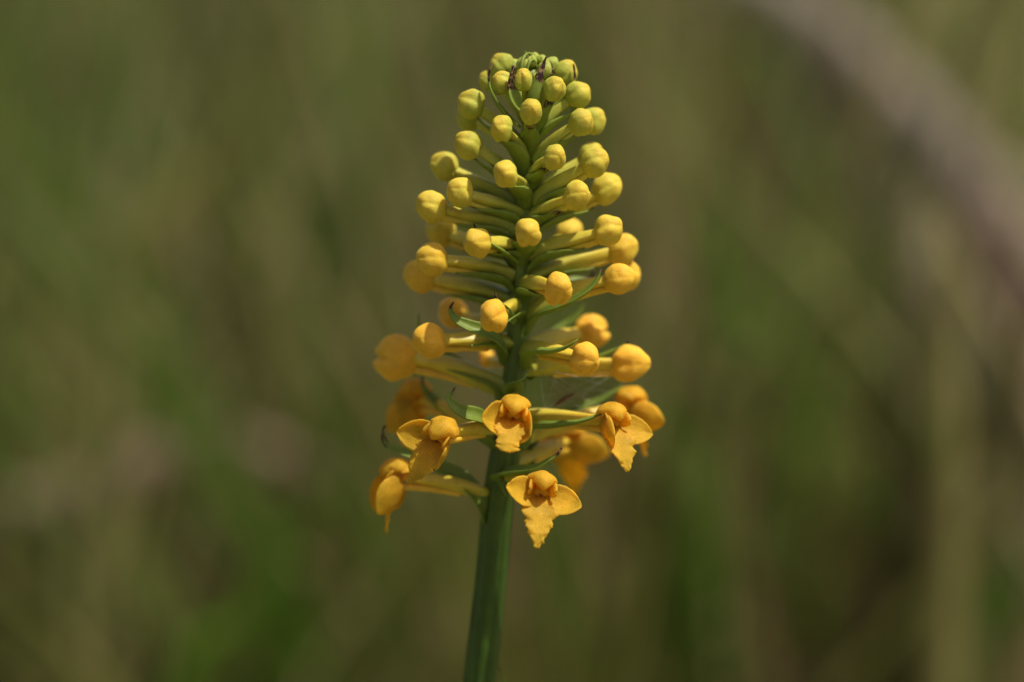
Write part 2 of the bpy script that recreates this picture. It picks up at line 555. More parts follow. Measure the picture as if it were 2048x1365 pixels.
    tuft(1290, 40, 1.00, 80, 12, (0.33, 0.19, 0.08), 0.017, 'rusty brown grass tuft above the flower spike')
    blade_px('grass_stalk', [(1010, 1560), (1110, 1300), (1250, 1150), (1420, 1000)], 0.6, 0.022, (0.36, 0.33, 0.13),
             'faded straw blade slanting behind the orchid stem', 'grass blade', M_GRASS, dx=-0.05)
far_things()

# ------------------------------------------------------------------ the orchid
BASE = np.array([W(938, 1365)[0] - 0.006, 0.0, 0.0])
orchid = empty('yellow_orchid', BASE)
tag(orchid, 'yellow orchid flower spike with round buds and open lower flowers on green stem', 'flower')

STEM_PX = [(959, 1365, 31), (971, 1260, 31), (984, 1150, 31), (997, 1000, 31), (1010, 915, 31), (1019, 850, 28), (1028, 780, 25),
           (1035, 700, 22), (1037, 620, 20), (1041, 550, 18.5), (1048, 470, 17.5), (1054, 400, 17), (1056, 320, 16), (1059, 250, 14),
           (1062, 190, 12), (1064, 140, 8)]
_sy = np.array([p[1] for p in STEM_PX][::-1], float)
_sx = np.array([p[0] for p in STEM_PX][::-1], float)
_sr = np.array([p[2] for p in STEM_PX][::-1], float)
def stem_x(y): return float(np.interp(y, _sy, _sx))
def stem_r(y): return float(np.interp(y, _sy, _sr))

def build_stem():
    pts = [BASE + [0, 0, -0.01], BASE + [-0.001, 0, 0.20], W(950, 1450), ] + [W(x, y, 0) for x, y, r in STEM_PX]
    rr = [34, 34, 31.5] + [r for x, y, r in STEM_PX]
    pts = np.array(pts)
    n = 150
    zz = np.concatenate([np.linspace(pts[0, 2], pts[2, 2], 31)[:-1], np.linspace(pts[2, 2], pts[-1, 2], n - 30)])
    P = np.stack([np.interp(zz, pts[:, 2], pts[:, k]) for k in range(3)], 1)
    R = np.interp(zz, pts[:, 2], rr) * U
    for _ in range(14):
        P[1:-1, :2] = P[1:-1, :2] * 0.5 + (P[:-2, :2] + P[2:, :2]) * 0.25
        R[1:-1] = R[1:-1] * 0.5 + (R[:-2] + R[2:]) * 0.25
    def mod(t, a):
        return 1 + 0.06 * np.cos(5 * a + 2.5 * t) + 0.04 * np.cos(9 * a - 4 * t + 1) + 0.03 * np.cos(16 * a + 3)
    V, F = tube(P, R, 48, mod, ref=(0, -1, 0))
    C = []
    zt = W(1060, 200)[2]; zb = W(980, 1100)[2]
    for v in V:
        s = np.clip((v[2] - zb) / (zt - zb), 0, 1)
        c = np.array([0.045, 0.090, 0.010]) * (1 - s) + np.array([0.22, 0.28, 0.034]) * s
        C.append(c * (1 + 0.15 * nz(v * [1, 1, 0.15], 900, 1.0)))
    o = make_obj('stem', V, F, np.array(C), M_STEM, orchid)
    recenter(o, BASE)
build_stem()

YK = [110, 200, 300, 400, 480, 560, 640, 760, 1050]
BUD_C = np.array([(0.40, 0.42, 0.060), (0.43, 0.43, 0.060), (0.51, 0.46, 0.060), (0.63, 0.50, 0.062), (0.71, 0.495, 0.054),
                  (0.78, 0.46, 0.045), (0.84, 0.455, 0.042), (0.86, 0.46, 0.042), (0.86, 0.46, 0.042)])
OV_C = np.array([(0.44, 0.45, 0.075), (0.50, 0.49, 0.075), (0.55, 0.51, 0.07), (0.60, 0.51, 0.066), (0.64, 0.51, 0.06),
                 (0.68, 0.51, 0.055), (0.70, 0.51, 0.05), (0.72, 0.51, 0.05), (0.72, 0.51, 0.05)])
OVG_C = np.array([0.25, 0.34, 0.05])
SPUR_C = np.array([0.78, 0.47, 0.042])
BR_TOP = np.array([0.29, 0.36, 0.055])
BR_LOW = np.array([0.22, 0.30, 0.045])
DARK = np.array([0.035, 0.012, 0.008])
TAN = np.array([0.36, 0.22, 0.10])

def frame(e1):
    e1 = nrm(e1)
    e2 = nrm(np.cross([0, 0, 1], e1))
    e3 = np.cross(e1, e2)
    return e1, e2, e3

def bud_mesh(center, e1, R, seed, opening=0.0, elong=1.0):
    e1, e2, e3 = frame(e1)
    nu, nv = 30, 48
    rs = np.random.default_rng(seed)
    gd = rs.uniform(0.085, 0.125)
    gside = rs.choice([0.5, 0.8, 1.1])
    crease = rs.uniform(0.3, 1.0)
    gbot = rs.uniform(1.3, 2.1)
    elong = elong * rs.uniform(0.92, 1.08)
    tall = rs.uniform(0.96, 1.07)
    seam = [math.radians(a + rs.normal(0, 6)) for a in (18, 162, -90)]
    ph = rs.uniform(-0.12, 0.12)
    V = []
    for i in range(nu + 1):
        t = math.pi * i / nu
        for j in range(nv):
            f = 2 * math.pi * j / nv
            d = np.array([-math.cos(t), math.sin(t) * math.cos(f + ph), math.sin(t) * math.sin(f + ph)])
            r = 1.0
            st = math.sin(t)
            for k, s0 in enumerate(seam):
                da = math.atan2(math.sin(f - s0), math.cos(f - s0))
                wd = 0.40 if k < 2 else 0.42
                amp = gd * (gside if k < 2 else gbot)
                r -= (amp * 0.85 * math.exp(-(da / wd) ** 2) + 0.052 * crease * math.exp(-(da / 0.12) ** 2)) * st ** 1.1
                r += amp * 0.40 * math.exp(-((abs(da) - 0.85) / 0.40) ** 2) * st
            sd_ = min(math.atan2(math.sin(f - seam[0]), math.cos(f - seam[0])), math.atan2(math.sin(seam[1] - f), math.cos(seam[1] - f)))
            r += 0.028 * math.tanh(sd_ / 0.07) * st
            # beak at the tip
            a = math.acos(max(-1, min(1, d @ nrm([0.95, 0, 0.32]))))
            r += 0.09 * math.exp(-(a / 0.40) ** 2)
            r += 0.10 * nz(d, 1.5, seed * 1.37) + 0.018 * nz(d, 3.5, seed * 2.1)
            p = d * r
            x, y, z = p
            if z < 0:
                y *= 1 + 0.26 * z
                x += 0.20 * z
                z *= 1.10
            else:
                y *= 1 - 0.05 * z
            if opening > 0:
                low = 1 / (1 + math.exp((z + 0.05) * 14))
                x += low * opening * 0.45 * (1 if x > -0.2 else max(0, x + 1))
                z -= low * opening * 0.12
                gz = math.exp(-((z + 0.02) / 0.13) ** 2) * (1 if x > 0 else max(0, 1 + x * 1.2))
                x -= gz * opening * 0.5
                y *= 1 - 0.25 * opening * gz
            V.append((x * 0.98 * elong, y * 0.94, z * tall))
    V = np.array(V)
    F = grid_faces(nu + 1, nv, True)
    Wd = center + R * (V[:, :1] * e1 + V[:, 1:2] * e2 + V[:, 2:3] * e3)
    return Wd, F, V

def ovary(path, r0, r1, colr_base, colr_tip, parent, seed):
    n = 26
    P = path if len(path) == n else catmull(path, n)
    t = np.linspace(0, 1, n)
    R = (r0 + (r1 - r0) * t) * (1 + 0.20 * np.sin(math.pi * np.clip(t * 1.25, 0, 1)) - 0.10 * np.exp(-(t / 0.08) ** 2))
    tw = 1.4 + 0.4 * math.sin(seed)
    V, F = tube(P, R, 24, lambda s, a: 1 + 0.13 * np.cos(3 * a + tw * s * 2 + seed) + 0.03 * np.cos(6 * a + tw * s * 4 + seed * 2))
    s = np.concatenate([np.repeat(t, 24), [0, 1]])
    k = np.clip(s / 0.85, 0, 1)[:, None]
    C = colr_base * (1 - k) + colr_tip * k
    o = make_obj('ovary', V, F, C, M_OVARY, parent)
    recenter(o, P[0])
    return o

def spur(path, r, col, parent):
    n = 20
    P = catmull(path, n)
    t = np.linspace(0, 1, n)
    R = r * (1.12 - 0.30 * t) * np.sqrt(np.clip(1 - ((t - 0.90) / 0.10).clip(0, 1) ** 2, 0.02, 1))
    V, F = tube(P, R, 16)
    o = make_obj('spur', V, F, np.tile(col, (len(V), 1)), M_OVARY, parent)
    recenter(o, P[0])
    return o

def bract(path, width, y_px, seed, upref=None, tipfrac=0.10, trunc=0.0, cup=62, n=30, brown=1.0, basew=0.55, taper=1.5):
    """lanceolate bract following path (base -> tip), cupped towards upref"""
    P = catmull(path, n)
    T = np.gradient(P, axis=0)
    nv = 11
    rs = np.random.default_rng(seed + 500)
    G = np.zeros((n, nv, 3)); C = np.zeros((n, nv, 3))
    s_ = (np.clip(y_px, 110, 900) - 110) / 790
    base = BR_TOP * (1 - s_) + BR_LOW * s_
    base = base * rs.uniform(0.9, 1.12)
    upref = np.array([0, 0, 1.0]) if upref is None else upref
    ft = 1 - tipfrac * rs.uniform(0.8, 1.3)
    for i in range(n):
        s = i / (n - 1)
        t = nrm(T[i])
        up = upref - t * (upref @ t)
        if np.linalg.norm(up) < 0.15:
            up = up + np.array([0, -0.3, 0.0])
            up = up - t * (up @ t)
        up = nrm(up)
        side = np.cross(t, up)
        prof = (basew + (1 - basew) * math.sin(min(1, s / 0.3) * math.pi / 2)) if s < 0.3 else (1 - ((s - 0.3) / 0.7) ** taper)
        prof = max(prof, trunc, 0.10)
        w = width * prof
        th = math.radians(cup) * (0.55 + 0.45 * math.sin(math.pi * min(1, s * 1.15)))
        rho = w / max(math.sin(th), 0.2)
        for j in range(nv):
            u = 2 * j / (nv - 1) - 1
            q = P[i] + side * rho * math.sin(u * th) + up * rho * (1 - math.cos(u * th))
            if s > ft and trunc > 0:
                q = q + t * width * 0.15 * nz(q, 2500, seed)
            G[i, j] = q
            c = base * (1.0 - 0.12 * (1 - abs(u)) + 0.10 * s)
            dn = nz(q, 2200, seed * 0.9) * 0.10 + s
            if dn > ft and brown > 0:
                k = min(1, (dn - ft) / 0.03) * brown
                cc = DARK if nz(q, 5200, seed + 3) > -0.12 else TAN
                c = c * (1 - k) + cc * k
            C[i, j] = c
    V, F = sheet(G, 4.0 * U)
    o = make_obj('bract', V, F, np.vstack([C.reshape(-1, 3)] * 2), M_GREEN, orchid)
    recenter(o, P[0])
    return o

SEED = [10]
def new_seed():
    SEED[0] += 1
    return SEED[0]

def pedicel_path(ax_y, H, e1, R, lift=0.0, n=26, ax_dx=0.0):
    """from the stem's side at row ax_y to the back of a head centred at H"""
    S = W(stem_x(ax_y) + ax_dx, ax_y, 0)
    out = H - S
    hor = nrm([out[0], out[1], 0])
    A = S + hor * stem_r(ax_y) * U * 0.7
    B = H - e1 * R * 0.75
    L = np.linalg.norm(B - A)
    d0 = nrm(0.8 * nrm(B - A) + np.array([0, 0, 0.20 + lift]) + 0.12 * hor)
    return bezier(A, A + d0 * L * 0.35, B - e1 * L * 0.33, B, n), hor, A

def auto_bract(path, hor, A, y_at, f, width, orad, seed, trunc=0.0, tipup=0.0, tipfrac=0.1, down=1.0, brown=1.0, sidep=0.0):
    S = W(stem_x(y_at + 34), y_at + 34, 0) + hor * stem_r(y_at + 34) * U * 0.86
    n = len(path)
    k = max(3, int(f * (n - 1)))
    pts = [S]
    T = np.gradient(path, axis=0)
    sd = np.cross(hor, [0, 0, 1])
    for q in np.linspace(0.10, 1.0, 6):
        i = int(round(q * k))
        t = nrm(T[i])
        dn = np.array([0, 0, -1.0]); dn = nrm(dn - t * (dn @ t))
        p = path[i] + dn * (orad * 1.38 + 3.5 * U) * down + sd * sidep * q * U
        pts.append(p)
    t = nrm(pts[-1] - pts[-2])
    tp = nrm(t + np.array([0, 0, tipup]))
    pts.append(pts[-1] + tp * width * 1.1)
    return bract(pts, width, y_at, seed, tipfrac=tipfrac, trunc=trunc, brown=brown)

# (head x, head y, depth, radius, row on the stem, opening, bract length fraction, truncated tip, tip upturn, axis tilt)
BUDS = [
    # crown of the spike
    (1003, 134, 25, 26, 215, 0, .0, 0, 0, .9),
    (977, 163, 30, 21, 235, 0, .0, 0, 0, .5),
    (1003, 166, -45, 22, 245, 0, .0, 0, 0, .9),
    (1046, 160, -62, 21, 232, 0, .0, 0, 0, 1.1),
    (1110, 178, -62, 24, 255, 0, .62, .55, 0, .6),
    (1131, 148, 25, 26, 225, 0, .0, 0, 0, .9),
    (1157, 191, -10, 27, 262, 0, .85, 0, .3, .65),
    (1062, 224, -100, 24, 285, 0, .72, .45, 0, .45),
    (942, 209, -25, 28, 300, 0, .8, 0, .2, .55),
    (937, 236, 55, 26, 300, 0, .0, 0, 0, .5),
    (1003, 258, -92, 24, 318, 0, .95, 0, .9, .35),
    (1163, 245, -62, 25, 325, 0, .9, 0, .4, .5),
    (1187, 243, 30, 25, 315, 0, .0, 0, 0, .5),
    (936, 291, -40, 28, 372, 0, .8, 0, .2, .5),
    (1110, 316, -100, 25, 352, 0, .52, .6, 0, .15),
    # middle of the spike
    (889, 334, 40, 28, 412, 0, .72, 0, .2, .4),
    (1011, 349, -135, 26, 385, 0, .8, 0, .5, .15),
    (920, 386, -70, 29, 428, 0, .78, 0, .2, .3),
    (1190, 326, -55, 30, 405, 0, .75, 0, .3, .5),
    (1183, 312, 25, 25, 392, 0, .0, 0, 0, .5),
    (1214, 378, 15, 31, 448, 0, .8, 0, .3, .5),
    (1154, 393, -95, 27, 434, 0, .55, .55, 0, .3),
    (863, 414, -45, 31, 462, 0, .75, 0, .2, .25),
    (882, 462, 110, 32, 505, 0, .7, 0, .3, .3),
    (1056, 467, -165, 29, 492, 0, .82, 0, .5, .05),
    (954, 487, -130, 29, 500, 0, .7, 0, .4, .05),
    (1217, 462, -60, 30, 512, 0, .75, 0, .45, .3),
    (1138, 466, 130, 30, 540, 0, .6, 0, .3, .35),
    (1245, 500, 35, 31, 560, 0, .72, 0, .2, .2),
    (864, 520, -55, 31, 552, 0, .75, 0, .2, .1),
    (841, 553, 60, 33, 603, 0, .72, 0, .2, .2),
    (1117, 579, -165, 30, 570, 0, .62, 0, .5, -.05),
    (1239, 560, -55, 31, 632, 0, .0, 0, 0, .15),
    (1251, 553, 45, 31, 610, 0, .0, 0, 0, .2),
    (987, 634, -180, 31, 612, 0, .75, 0, .9, -.05),
    (907, 627, 120, 31, 655, 0, .0, 0, 0, .2),
    (973, 718, 170, 19, 740, 0, .0, 0, 0, -.1),
    # lower buds, about to open
    (859, 683, -85, 33, 688, 0, .0, 0, 0, .02),
    (1181, 664, 120, 36, 700, .55, .0, 0, 0, .05),
    (1170, 719, -140, 31, 698, 0, .0, 0, 0, -.08),
    (1259, 729, -5, 37, 742, 0, .0, 0, 0, -.02),
    (794, 716, 45, 42, 778, .5, .0, 0, 0, .05),
]

def build_buds():
    for (hx, hy, dd, R, ay, opn, bf, trunc, tipup, tilt) in BUDS:
        seed = new_seed()
        H = W(hx, hy, dd)
        R_ = R * U
        S = W(stem_x(ay), ay, 0)
        d = H - S
        hor = nrm([d[0], d[1], 0])
        e1 = nrm(hor + np.array([0, 0, 1.0]) * tilt)
        V, F, loc = bud_mesh(H, e1, R_, seed, opn)
        rs = np.random.default_rng(seed)
        c0 = lerp_table(hy, YK, BUD_C) * rs.uniform(0.94, 1.05)
        # riper colour towards the beak on young buds
        k = np.clip((loc[:, 0] - 0.1) / 0.9, 0, 1)[:, None] * (0.5 if hy < 420 else 0.25)
        ripe = np.array([0.74, 0.46, 0.035])
        C = c0 * (1 - k) + ripe * k
        C = C * (1 + 0.06 * np.array([nz(v, 2.0, seed) for v in loc]))[:, None]
        b = make_obj('flower_bud', V, F, C, M_BUD, orchid)
        recenter(b, H)
        path, hor2, A = pedicel_path(ay, H, e1, R_)
        r0 = R_ * 0.47; r1 = R_ * 0.34
        oc = lerp_table(hy, YK, OV_C)
        ovary(path, r0, r1, OVG_C * 0.75 + oc * 0.25, oc, b, seed)
        # nectar spur lying along the underside of the ovary
        n = len(path)
        if hy > 300 or opn:
            T = np.gradient(path, axis=0)
            pts = [H - e1 * R_ * 0.55 - np.array([0, 0, R_ * 0.45])]
            stop = 0.30 if hy > 380 else 0.45
            for q in np.linspace(0.86, stop, 5):
                i = int(q * (n - 1))
                t = nrm(T[i]); dn = nrm(np.array([0, 0, -1.0]) - t * (-t[2]))
                pts.append(path[i] + dn * (r0 * 1.12))
            mixf = np.clip((hy - 300) / 350, 0, 1)
            spur(pts, R_ * 0.20, SPUR_C * mixf + oc * (1 - mixf), b)
        if bf > 0:
            auto_bract(path, hor2, A, ay, bf, R_ * 0.88, r0, seed, trunc=trunc, tipup=tipup,
                       tipfrac=0.085 if trunc else 0.09)
build_buds()

# ------------------------------------------------------------------ hand-placed bracts
def px_path(pts):
    return [W(*p) for p in pts]

HAND = [
    # path pixels (x, y, depth), half-width px, row, truncation, tip fraction, up reference
    # crown
    ([(1064, 222, -50), (1068, 196, -60), (1076, 165, -58), (1084, 138, -50), (1093, 112, -46)], 14, 150, 0, .36, (0, 1, .2)),
    ([(1047, 225, -60), (1030, 200, -68), (1022, 175, -70), (1024, 150, -72), (1028, 132, -70)], 12, 150, .3, .45, (.5, -1, .3)),
    ([(1040, 255, -40), (1005, 225, -50), (983, 190, -55), (977, 155, -50), (984, 126, -48)], 11, 150, .25, .30, (1, 0, .5)),
    ([(1075, 235, 0), (1118, 208, 0), (1143, 180, 0), (1150, 155, 0), (1147, 128, 0)], 11, 150, .2, .28, (-1, 0, .5)),
    ([(1070, 190, 0), (1095, 160, -10), (1106, 145, -15), (1101, 124, -10)], 9, 150, .25, .5, (-1, 0, .5)),
    ([(1050, 180, -20), (1040, 145, -30), (1043, 120, -25), (1055, 108, -10), (1068, 112, 0)], 9, 140, .2, .04, (1, 0, -.6)),
    ([(1060, 180, -35), (1052, 150, -42), (1057, 126, -40), (1068, 122, -30), (1074, 135, -25)], 7, 140, .2, .02, (1, 0, -.6)),
    ([(1066, 180, 20), (1060, 140, 25), (1054, 118, 22), (1050, 104, 15)], 8, 130, .2, .03, (0, -1, .3)),
    ([(1070, 170, 20), (1070, 135, 15), (1066, 115, 10), (1060, 105, 5)], 9, 130, .2, .03, (0, -1, .3)),
    ([(1075, 180, 10), (1090, 150, 5), (1092, 128, 2), (1082, 116, 0)], 10, 140, .2, .05, (-1, 0, -.4)),
    ([(1055, 668, -15), (1078, 634, -45), (1130, 614, -75), (1170, 588, -88), (1192, 562, -90), (1202, 538, -90)], 18, 620, 0, .05, (0, -.3, 1)),
    ([(1030, 645, -60), (1010, 624, -120), (994, 604, -150), (990, 584, -152)], 10, 620, 0, .30, (0, -1, .3)),
    ([(1035, 525, -40), (1000, 500, -90), (960, 470, -115), (947, 446, -118)], 11, 480, 0, .16, (0, -.6, 1)),
    ([(1085, 590, 40), (1140, 565, 80), (1180, 560, 90), (1186, 535, 90)], 11, 560, 0, .30, (0, -.6, 1)),
    # left of the lower spike: long tips curling up
    ([(1015, 705, -30), (985, 672, -85), (940, 655, -98), (912, 640, -100), (901, 620, -100), (907, 604, -100)], 17, 640, 0, .13, (0.3, -.8, .6)),
    ([(985, 775, 40), (915, 730, 70), (865, 700, 75), (842, 665, 75), (836, 630, 75)], 17, 640, 0, .03, (0, -.6, 1)),
    ([(985, 870, -20), (965, 838, -100), (925, 826, -128), (903, 808, -130), (899, 793, -130), (910, 776, -130)], 19, 800, 0, .11, (0.3, -.8, .6)),
    ([(1000, 905, 20), (950, 865, 80), (895, 825, 105), (860, 795, 105), (846, 770, 105), (845, 752, 105)], 19, 800, 0, .20, (0.3, -.8, .6)),
    ([(974, 1045, -10), (962, 1008, -20), (930, 966, -10), (880, 938, 0), (825, 912, -20), (780, 896, -30), (766, 872, -30), (770, 850, -30)], 22, 900, 0, .17, (0.2, -.7, .7)),
    ([(988, 900, -5), (965, 878, -40), (930, 868, -60), (890, 862, -60)], 17, 860, 0, .02, (0, 0, 1)),
    ([(1000, 810, 0), (985, 776, -10), (940, 755, 0), (880, 735, 20), (845, 728, 25)], 16, 760, 0, .02, (0, 0, 1)),
    ([(1008, 730, 0), (1000, 700, -30), (975, 690, -60), (940, 692, -80)], 15, 720, 0, .02, (0, 0, 1)),
    # front, below the buds
    ([(1030, 830, -28), (1026, 790, -55), (1032, 770, -90), (1046, 757, -110), (1053, 742, -112)], 22, 800, 0, .03, (0, -.5, 1)),
    # right of the lower spike
    ([(1047, 740, -10), (1060, 708, -80), (1090, 708, -110), (1125, 700, -125), (1148, 686, -135), (1158, 677, -138)], 17, 700, 0, .03, (0, 0, 1)),
    ([(1060, 760, 0), (1085, 740, 20), (1150, 736, 30), (1205, 712, 20), (1240, 696, 15), (1258, 683, 10)], 14, 720, 0, .09, (0, 0, 1)),
    ([(1050, 720, 25), (1085, 692, 90), (1130, 655, 120), (1155, 630, 125), (1168, 608, 125)], 15, 690, 0, .04, (0, -.5, 1)),
    ([(1045, 900, -20), (1060, 860, -60), (1100, 856, -95), (1150, 848, -112), (1195, 832, -115), (1222, 815, -112)], 20, 840, 0, .05, (0, 0, 1)),
    ([(1055, 900, 20), (1085, 860, 60), (1140, 828, 80), (1195, 806, 85), (1232, 782, 85), (1248, 768, 85)], 19, 830, 0, .05, (0, -.3, 1)),
    ([(1010, 990, -28), (995, 955, -45), (1030, 946, -85), (1070, 940, -115), (1100, 922, -130), (1116, 908, -135), (1124, 895, -137)], 17, 930, 0, .22, (-.1, -.3, 1)),
    ([(1040, 960, 20), (1062, 925, 60), (1085, 900, 90), (1110, 885, 100)], 15, 930, 0, .05, (0, 0, 1)),
    # stem leaf whose tip just shows at the foot of the picture
    ([(985, 1640, 30), (1008, 1500, 20), (1012, 1400, 16), (1006, 1360, 14), (997, 1336, 12)], 10, 1000, 0, .05, (-1, -.3, 0)),
]
for (pts, w, yy, tr, tf, up) in HAND:
    bract(px_path(pts), w * U * (0.85 if pts[-1][0] < 950 else 1.02), yy, new_seed(), upref=np.array(up, float), trunc=tr, tipfrac=tf * 1.25, taper=1.05)

# tiny unopened buds hidden in the crown
for (x, y, dd, r) in ((1062, 122, 0, 13), (1091, 141, -10, 16), (1046, 128, -5, 14), (1076, 160, -15, 15), (1070, 118, 18, 12), (1028, 137, 20, 17), (1104, 130, 18, 15), (1116, 160, 25, 17), (1085, 122, 8, 12)):
    seed = new_seed()
    H = W(x, y, dd)
    V, F, loc = bud_mesh(H, nrm([(x - 1062) * .02, -.2, 1]), r * U, seed)
    c = np.array([0.36, 0.40, 0.07])
    b = make_obj('flower_bud', V, F, np.tile(c, (len(V), 1)), M_BUD, orchid)
    recenter(b, H)

# ------------------------------------------------------------------ open flowers
FL_C = np.array([0.85, 0.595, 0.046])

def open_flower(hx, hy, dd, out, roll, ay, sep_open=70, sep_droop=0.0, lip_len=104, lip_fwd=1.0, sc=1.0, lip_w=1.0, lip_tip=0.08,
                spur_stop=0.3, hood_tip=56, sep_w=1.0, lip_side=0.0, blunt=0.0, other=None, sep_z=0.0, lean=36, sep_len=1.0, other_len=1.0):
    seed = new_seed()
    O = W(hx, hy, dd)
    o = nrm(out)
    r = nrm(np.cross(o, [0, 0, 1])) * -1      # viewer's right when the flower faces the viewer
    r = nrm(np.cross([0, 0, 1], o))
    z = np.cross(o, r)
    cr, sr = math.cos(roll), math.sin(roll)
    r, z = r * cr - z * sr, z * cr + r * sr
    u = U * sc
    def L(a, b, c):
        return O + (r * a + o * b + z * c) * u
    E = empty('open_flower', O, orchid)
    rs = np.random.default_rng(seed)
    def col(G, tip=0.0):
        nu, nv, _ = G.shape
        C = np.zeros((nu, nv, 3))
        for i in range(nu):
            for j in range(nv):
                ed = abs(2 * j / (nv - 1) - 1) ** 4
                tn = i / (nu - 1)
                c_ = FL_C * (0.92 + 0.08 * min(1, tn * 2)) * np.array([1, 0.95 + 0.06 * tn, 1])
                c_ = c_ * (1 - 0.35 * ed) + np.array([0.86, 0.64, 0.075]) * 0.35 * ed
                C[i, j] = c_ * (1 + 0.12 * nz(G[i, j], 420, seed) + 0.04 * math.sin(j * 2.4 + seed) * (1 - ed))
        return np.vstack([C.reshape(-1, 3)] * 2)
    # hood: helmet-shaped dorsal sepal
    nu, nv = 26, 22
    G = np.zeros((nu, nv, 3))
    for j in range(nv):
        be = math.radians(-80 + 160 * j / (nv - 1))
        k = 1 - abs(be) / math.radians(80)
        amax = 58 + hood_tip * k ** 0.8
        for i in range(nu):
            al = math.radians(-95 + (amax + 95) * i / (nu - 1))
            R = 1 + 0.04 * math.exp(-(be / 0.18) ** 2) + 0.14 * nz((math.sin(be), math.sin(al), math.cos(al)), 1.5, seed)
            pinch = 1 - 0.30 * max(0.0, math.sin(al)) ** 2
            G[i, j] = L(27 * pinch * math.sin(be) * R, 3 + 28 * math.cos(be) * math.sin(al) * R, 23 + 20 * math.cos(be) * math.cos(al) * R)
    V, F = sheet(G, 5 * u)
    h = make_obj('hood', V, F, col(G), M_PETAL, E); recenter(h, L(0, 0, 23))
    # two small petals under the hood
    for sgn in (-1, 1):
        nu, nv = 16, 11
        G = np.zeros((nu, nv, 3))
        for i in range(nu):
            s = i / (nu - 1)
            w = 15 * math.sin(math.pi * min(1, 0.25 + 0.75 * s) ** 1.0) ** 0.6 if s < 1 else 2
            w = max(w, 2)
            for j in range(nv):
                v = 2 * j / (nv - 1) - 1
                G[i, j] = L(sgn * (13 + 10 * math.sin(s * 1.4) + 4 * v * v), -2 + 30 * s, 13 + w * v + 2 * math.sin(s * 3))
        V, F = sheet(G, 4 * u)
        p = make_obj('petal', V, F, col(G), M_PETAL, E); recenter(p, L(sgn * 13, 0, 6))
    # lateral sepals
    for sgn in (-1, 1):
        so_, dr_ = (sep_open, sep_droop) if sgn < 0 or other is None else other
        so = math.radians(so_ + rs.normal(0, 3))
        axis = np.array([sgn * math.sin(so), math.cos(so), -dr_])
        axis /= np.linalg.norm(axis)
        wide = nrm(np.array([0, 0, 1.0]) - axis * axis[2])
        nor = -np.cross(axis, wide) * sgn         # points to the inner side
        tau = math.radians(lean) * math.sin(so)
        wide, nor = wide * math.cos(tau) - nor * math.sin(tau), nor * math.cos(tau) + wide * math.sin(tau)
        nu, nv = 24, 17
        G = np.zeros((nu, nv, 3))
        Ls = 74.0 * (other_len if sgn > 0 else sep_len)
        for i in range(nu):
            s = i / (nu - 1)
            w = 34 * sep_w * float(np.interp(s, [0, .12, .3, .5, .7, .85, .94, 1], [.55, .78, .97, 1, .82, .54, .30, .06]))
            w = max(w, 1.5)
            for j in range(nv):
                v = 2 * j / (nv - 1) - 1
                cupd = 0.30 * w * v * v + 7 * (s - 0.35) ** 2 * 2.2
                q = np.array([sgn * (7.0 + 20 * max(0.0, 1 - so_ / 62.0)), -2 - 4 * max(0.0, 1 - so_ / 62.0), -4.0 + sep_z]) + axis * (Ls * s) + wide * (w * v * (0.96 - 0.08 * abs(v)) - 6 * s) + nor * cupd
                q = q + nor * 1.6 * nz((s * 3, v * 2, sgn), 1.0, seed)
                G[i, j] = L(*q)
        V, F = sheet(G, 3.0 * u)
        p = make_obj('sepal', V, F, col(G), M_PETAL, E); recenter(p, L(sgn * 12, 0, -4))
    # lip with ragged margins
    nu, nv = 64, 21
    G = np.zeros((nu, nv, 3))
    sx = [0, .12, .28, .36, .43, .52, .60, .75, .90, 1.0]
    wx = [17, 27, 32, 30, 23, 24.5, 20.5, 13 + 9 * blunt, 6.5 + 12 * blunt, 35 * lip_tip + 6 * blunt]
    cy = np.interp(np.linspace(0, 1, nu), [0, .15, .35, .7, 1], np.array([0, 17, 34, 56, 66]) * lip_fwd)
    cz = np.interp(np.linspace(0, 1, nu), [0, .15, .35, .7, 1], np.array([-6, -16, -36, -74, -104]) * (lip_len / 104.0))
    for i in range(nu):
        s = i / (nu - 1)
        w = np.interp(s, sx, wx) * lip_w
        for j in range(nv):
            v = 2 * j / (nv - 1) - 1
            rag = 0
            if s > 0.22 and abs(v) > 0.75:
                rag = (7.0 * nz((s * 11, math.copysign(3, v), 0), 1.0, seed) + 3.2 * nz((s * 34, math.copysign(7, v), 0), 1.0, seed)) * (abs(v) - 0.75) / 0.25
            x = v * w + math.copysign(rag, v)
            cup = (0.42 * w * v * v) * max(0.12, 1 - s * 1.9)
            ruf = 11 * nz((s * 9, math.copysign(5, v), 2.0), 1.0, seed) * max(0, abs(v) - 0.45) * (1 if s > .2 else 0)
            zz = cz[i] + (2.0 * nz((v * 4, 5, s), 1.0, seed) if s > 0.9 else 0) - (2.2 * (1 - abs(v)) if s > .97 else 0) * 0
            G[i, j] = L(x + lip_side * s * s, cy[i] + cup + ruf + 1.5 * nz((s * 3, v * 2, 1), 1.0, seed), zz)
    V, F = sheet(G, 4.0 * u)
    p = make_obj('lip', V, F, col(G), M_PETAL, E); recenter(p, L(0, 0, -6))
    # column with its two anther pockets and the dark stigma
    nu, nv = 14, 20
    Vc = []
    for i in range(nu + 1):
        t = math.pi * i / nu
        for j in range(nv):
            f = 2 * math.pi * j / nv
            d = np.array([math.sin(t) * math.cos(f), math.sin(t) * math.sin(f), math.cos(t)])
            k = 1 + 0.22 * (abs(d[0]) > 0.3) * (d[2] < 0.3) * abs(d[0]) - 0.18 * math.exp(-(d[0] / 0.25) ** 2)
            Vc.append(L(14 * d[0] * k, 2 + 11 * d[1] * k, 8 + 10 * d[2] * k))
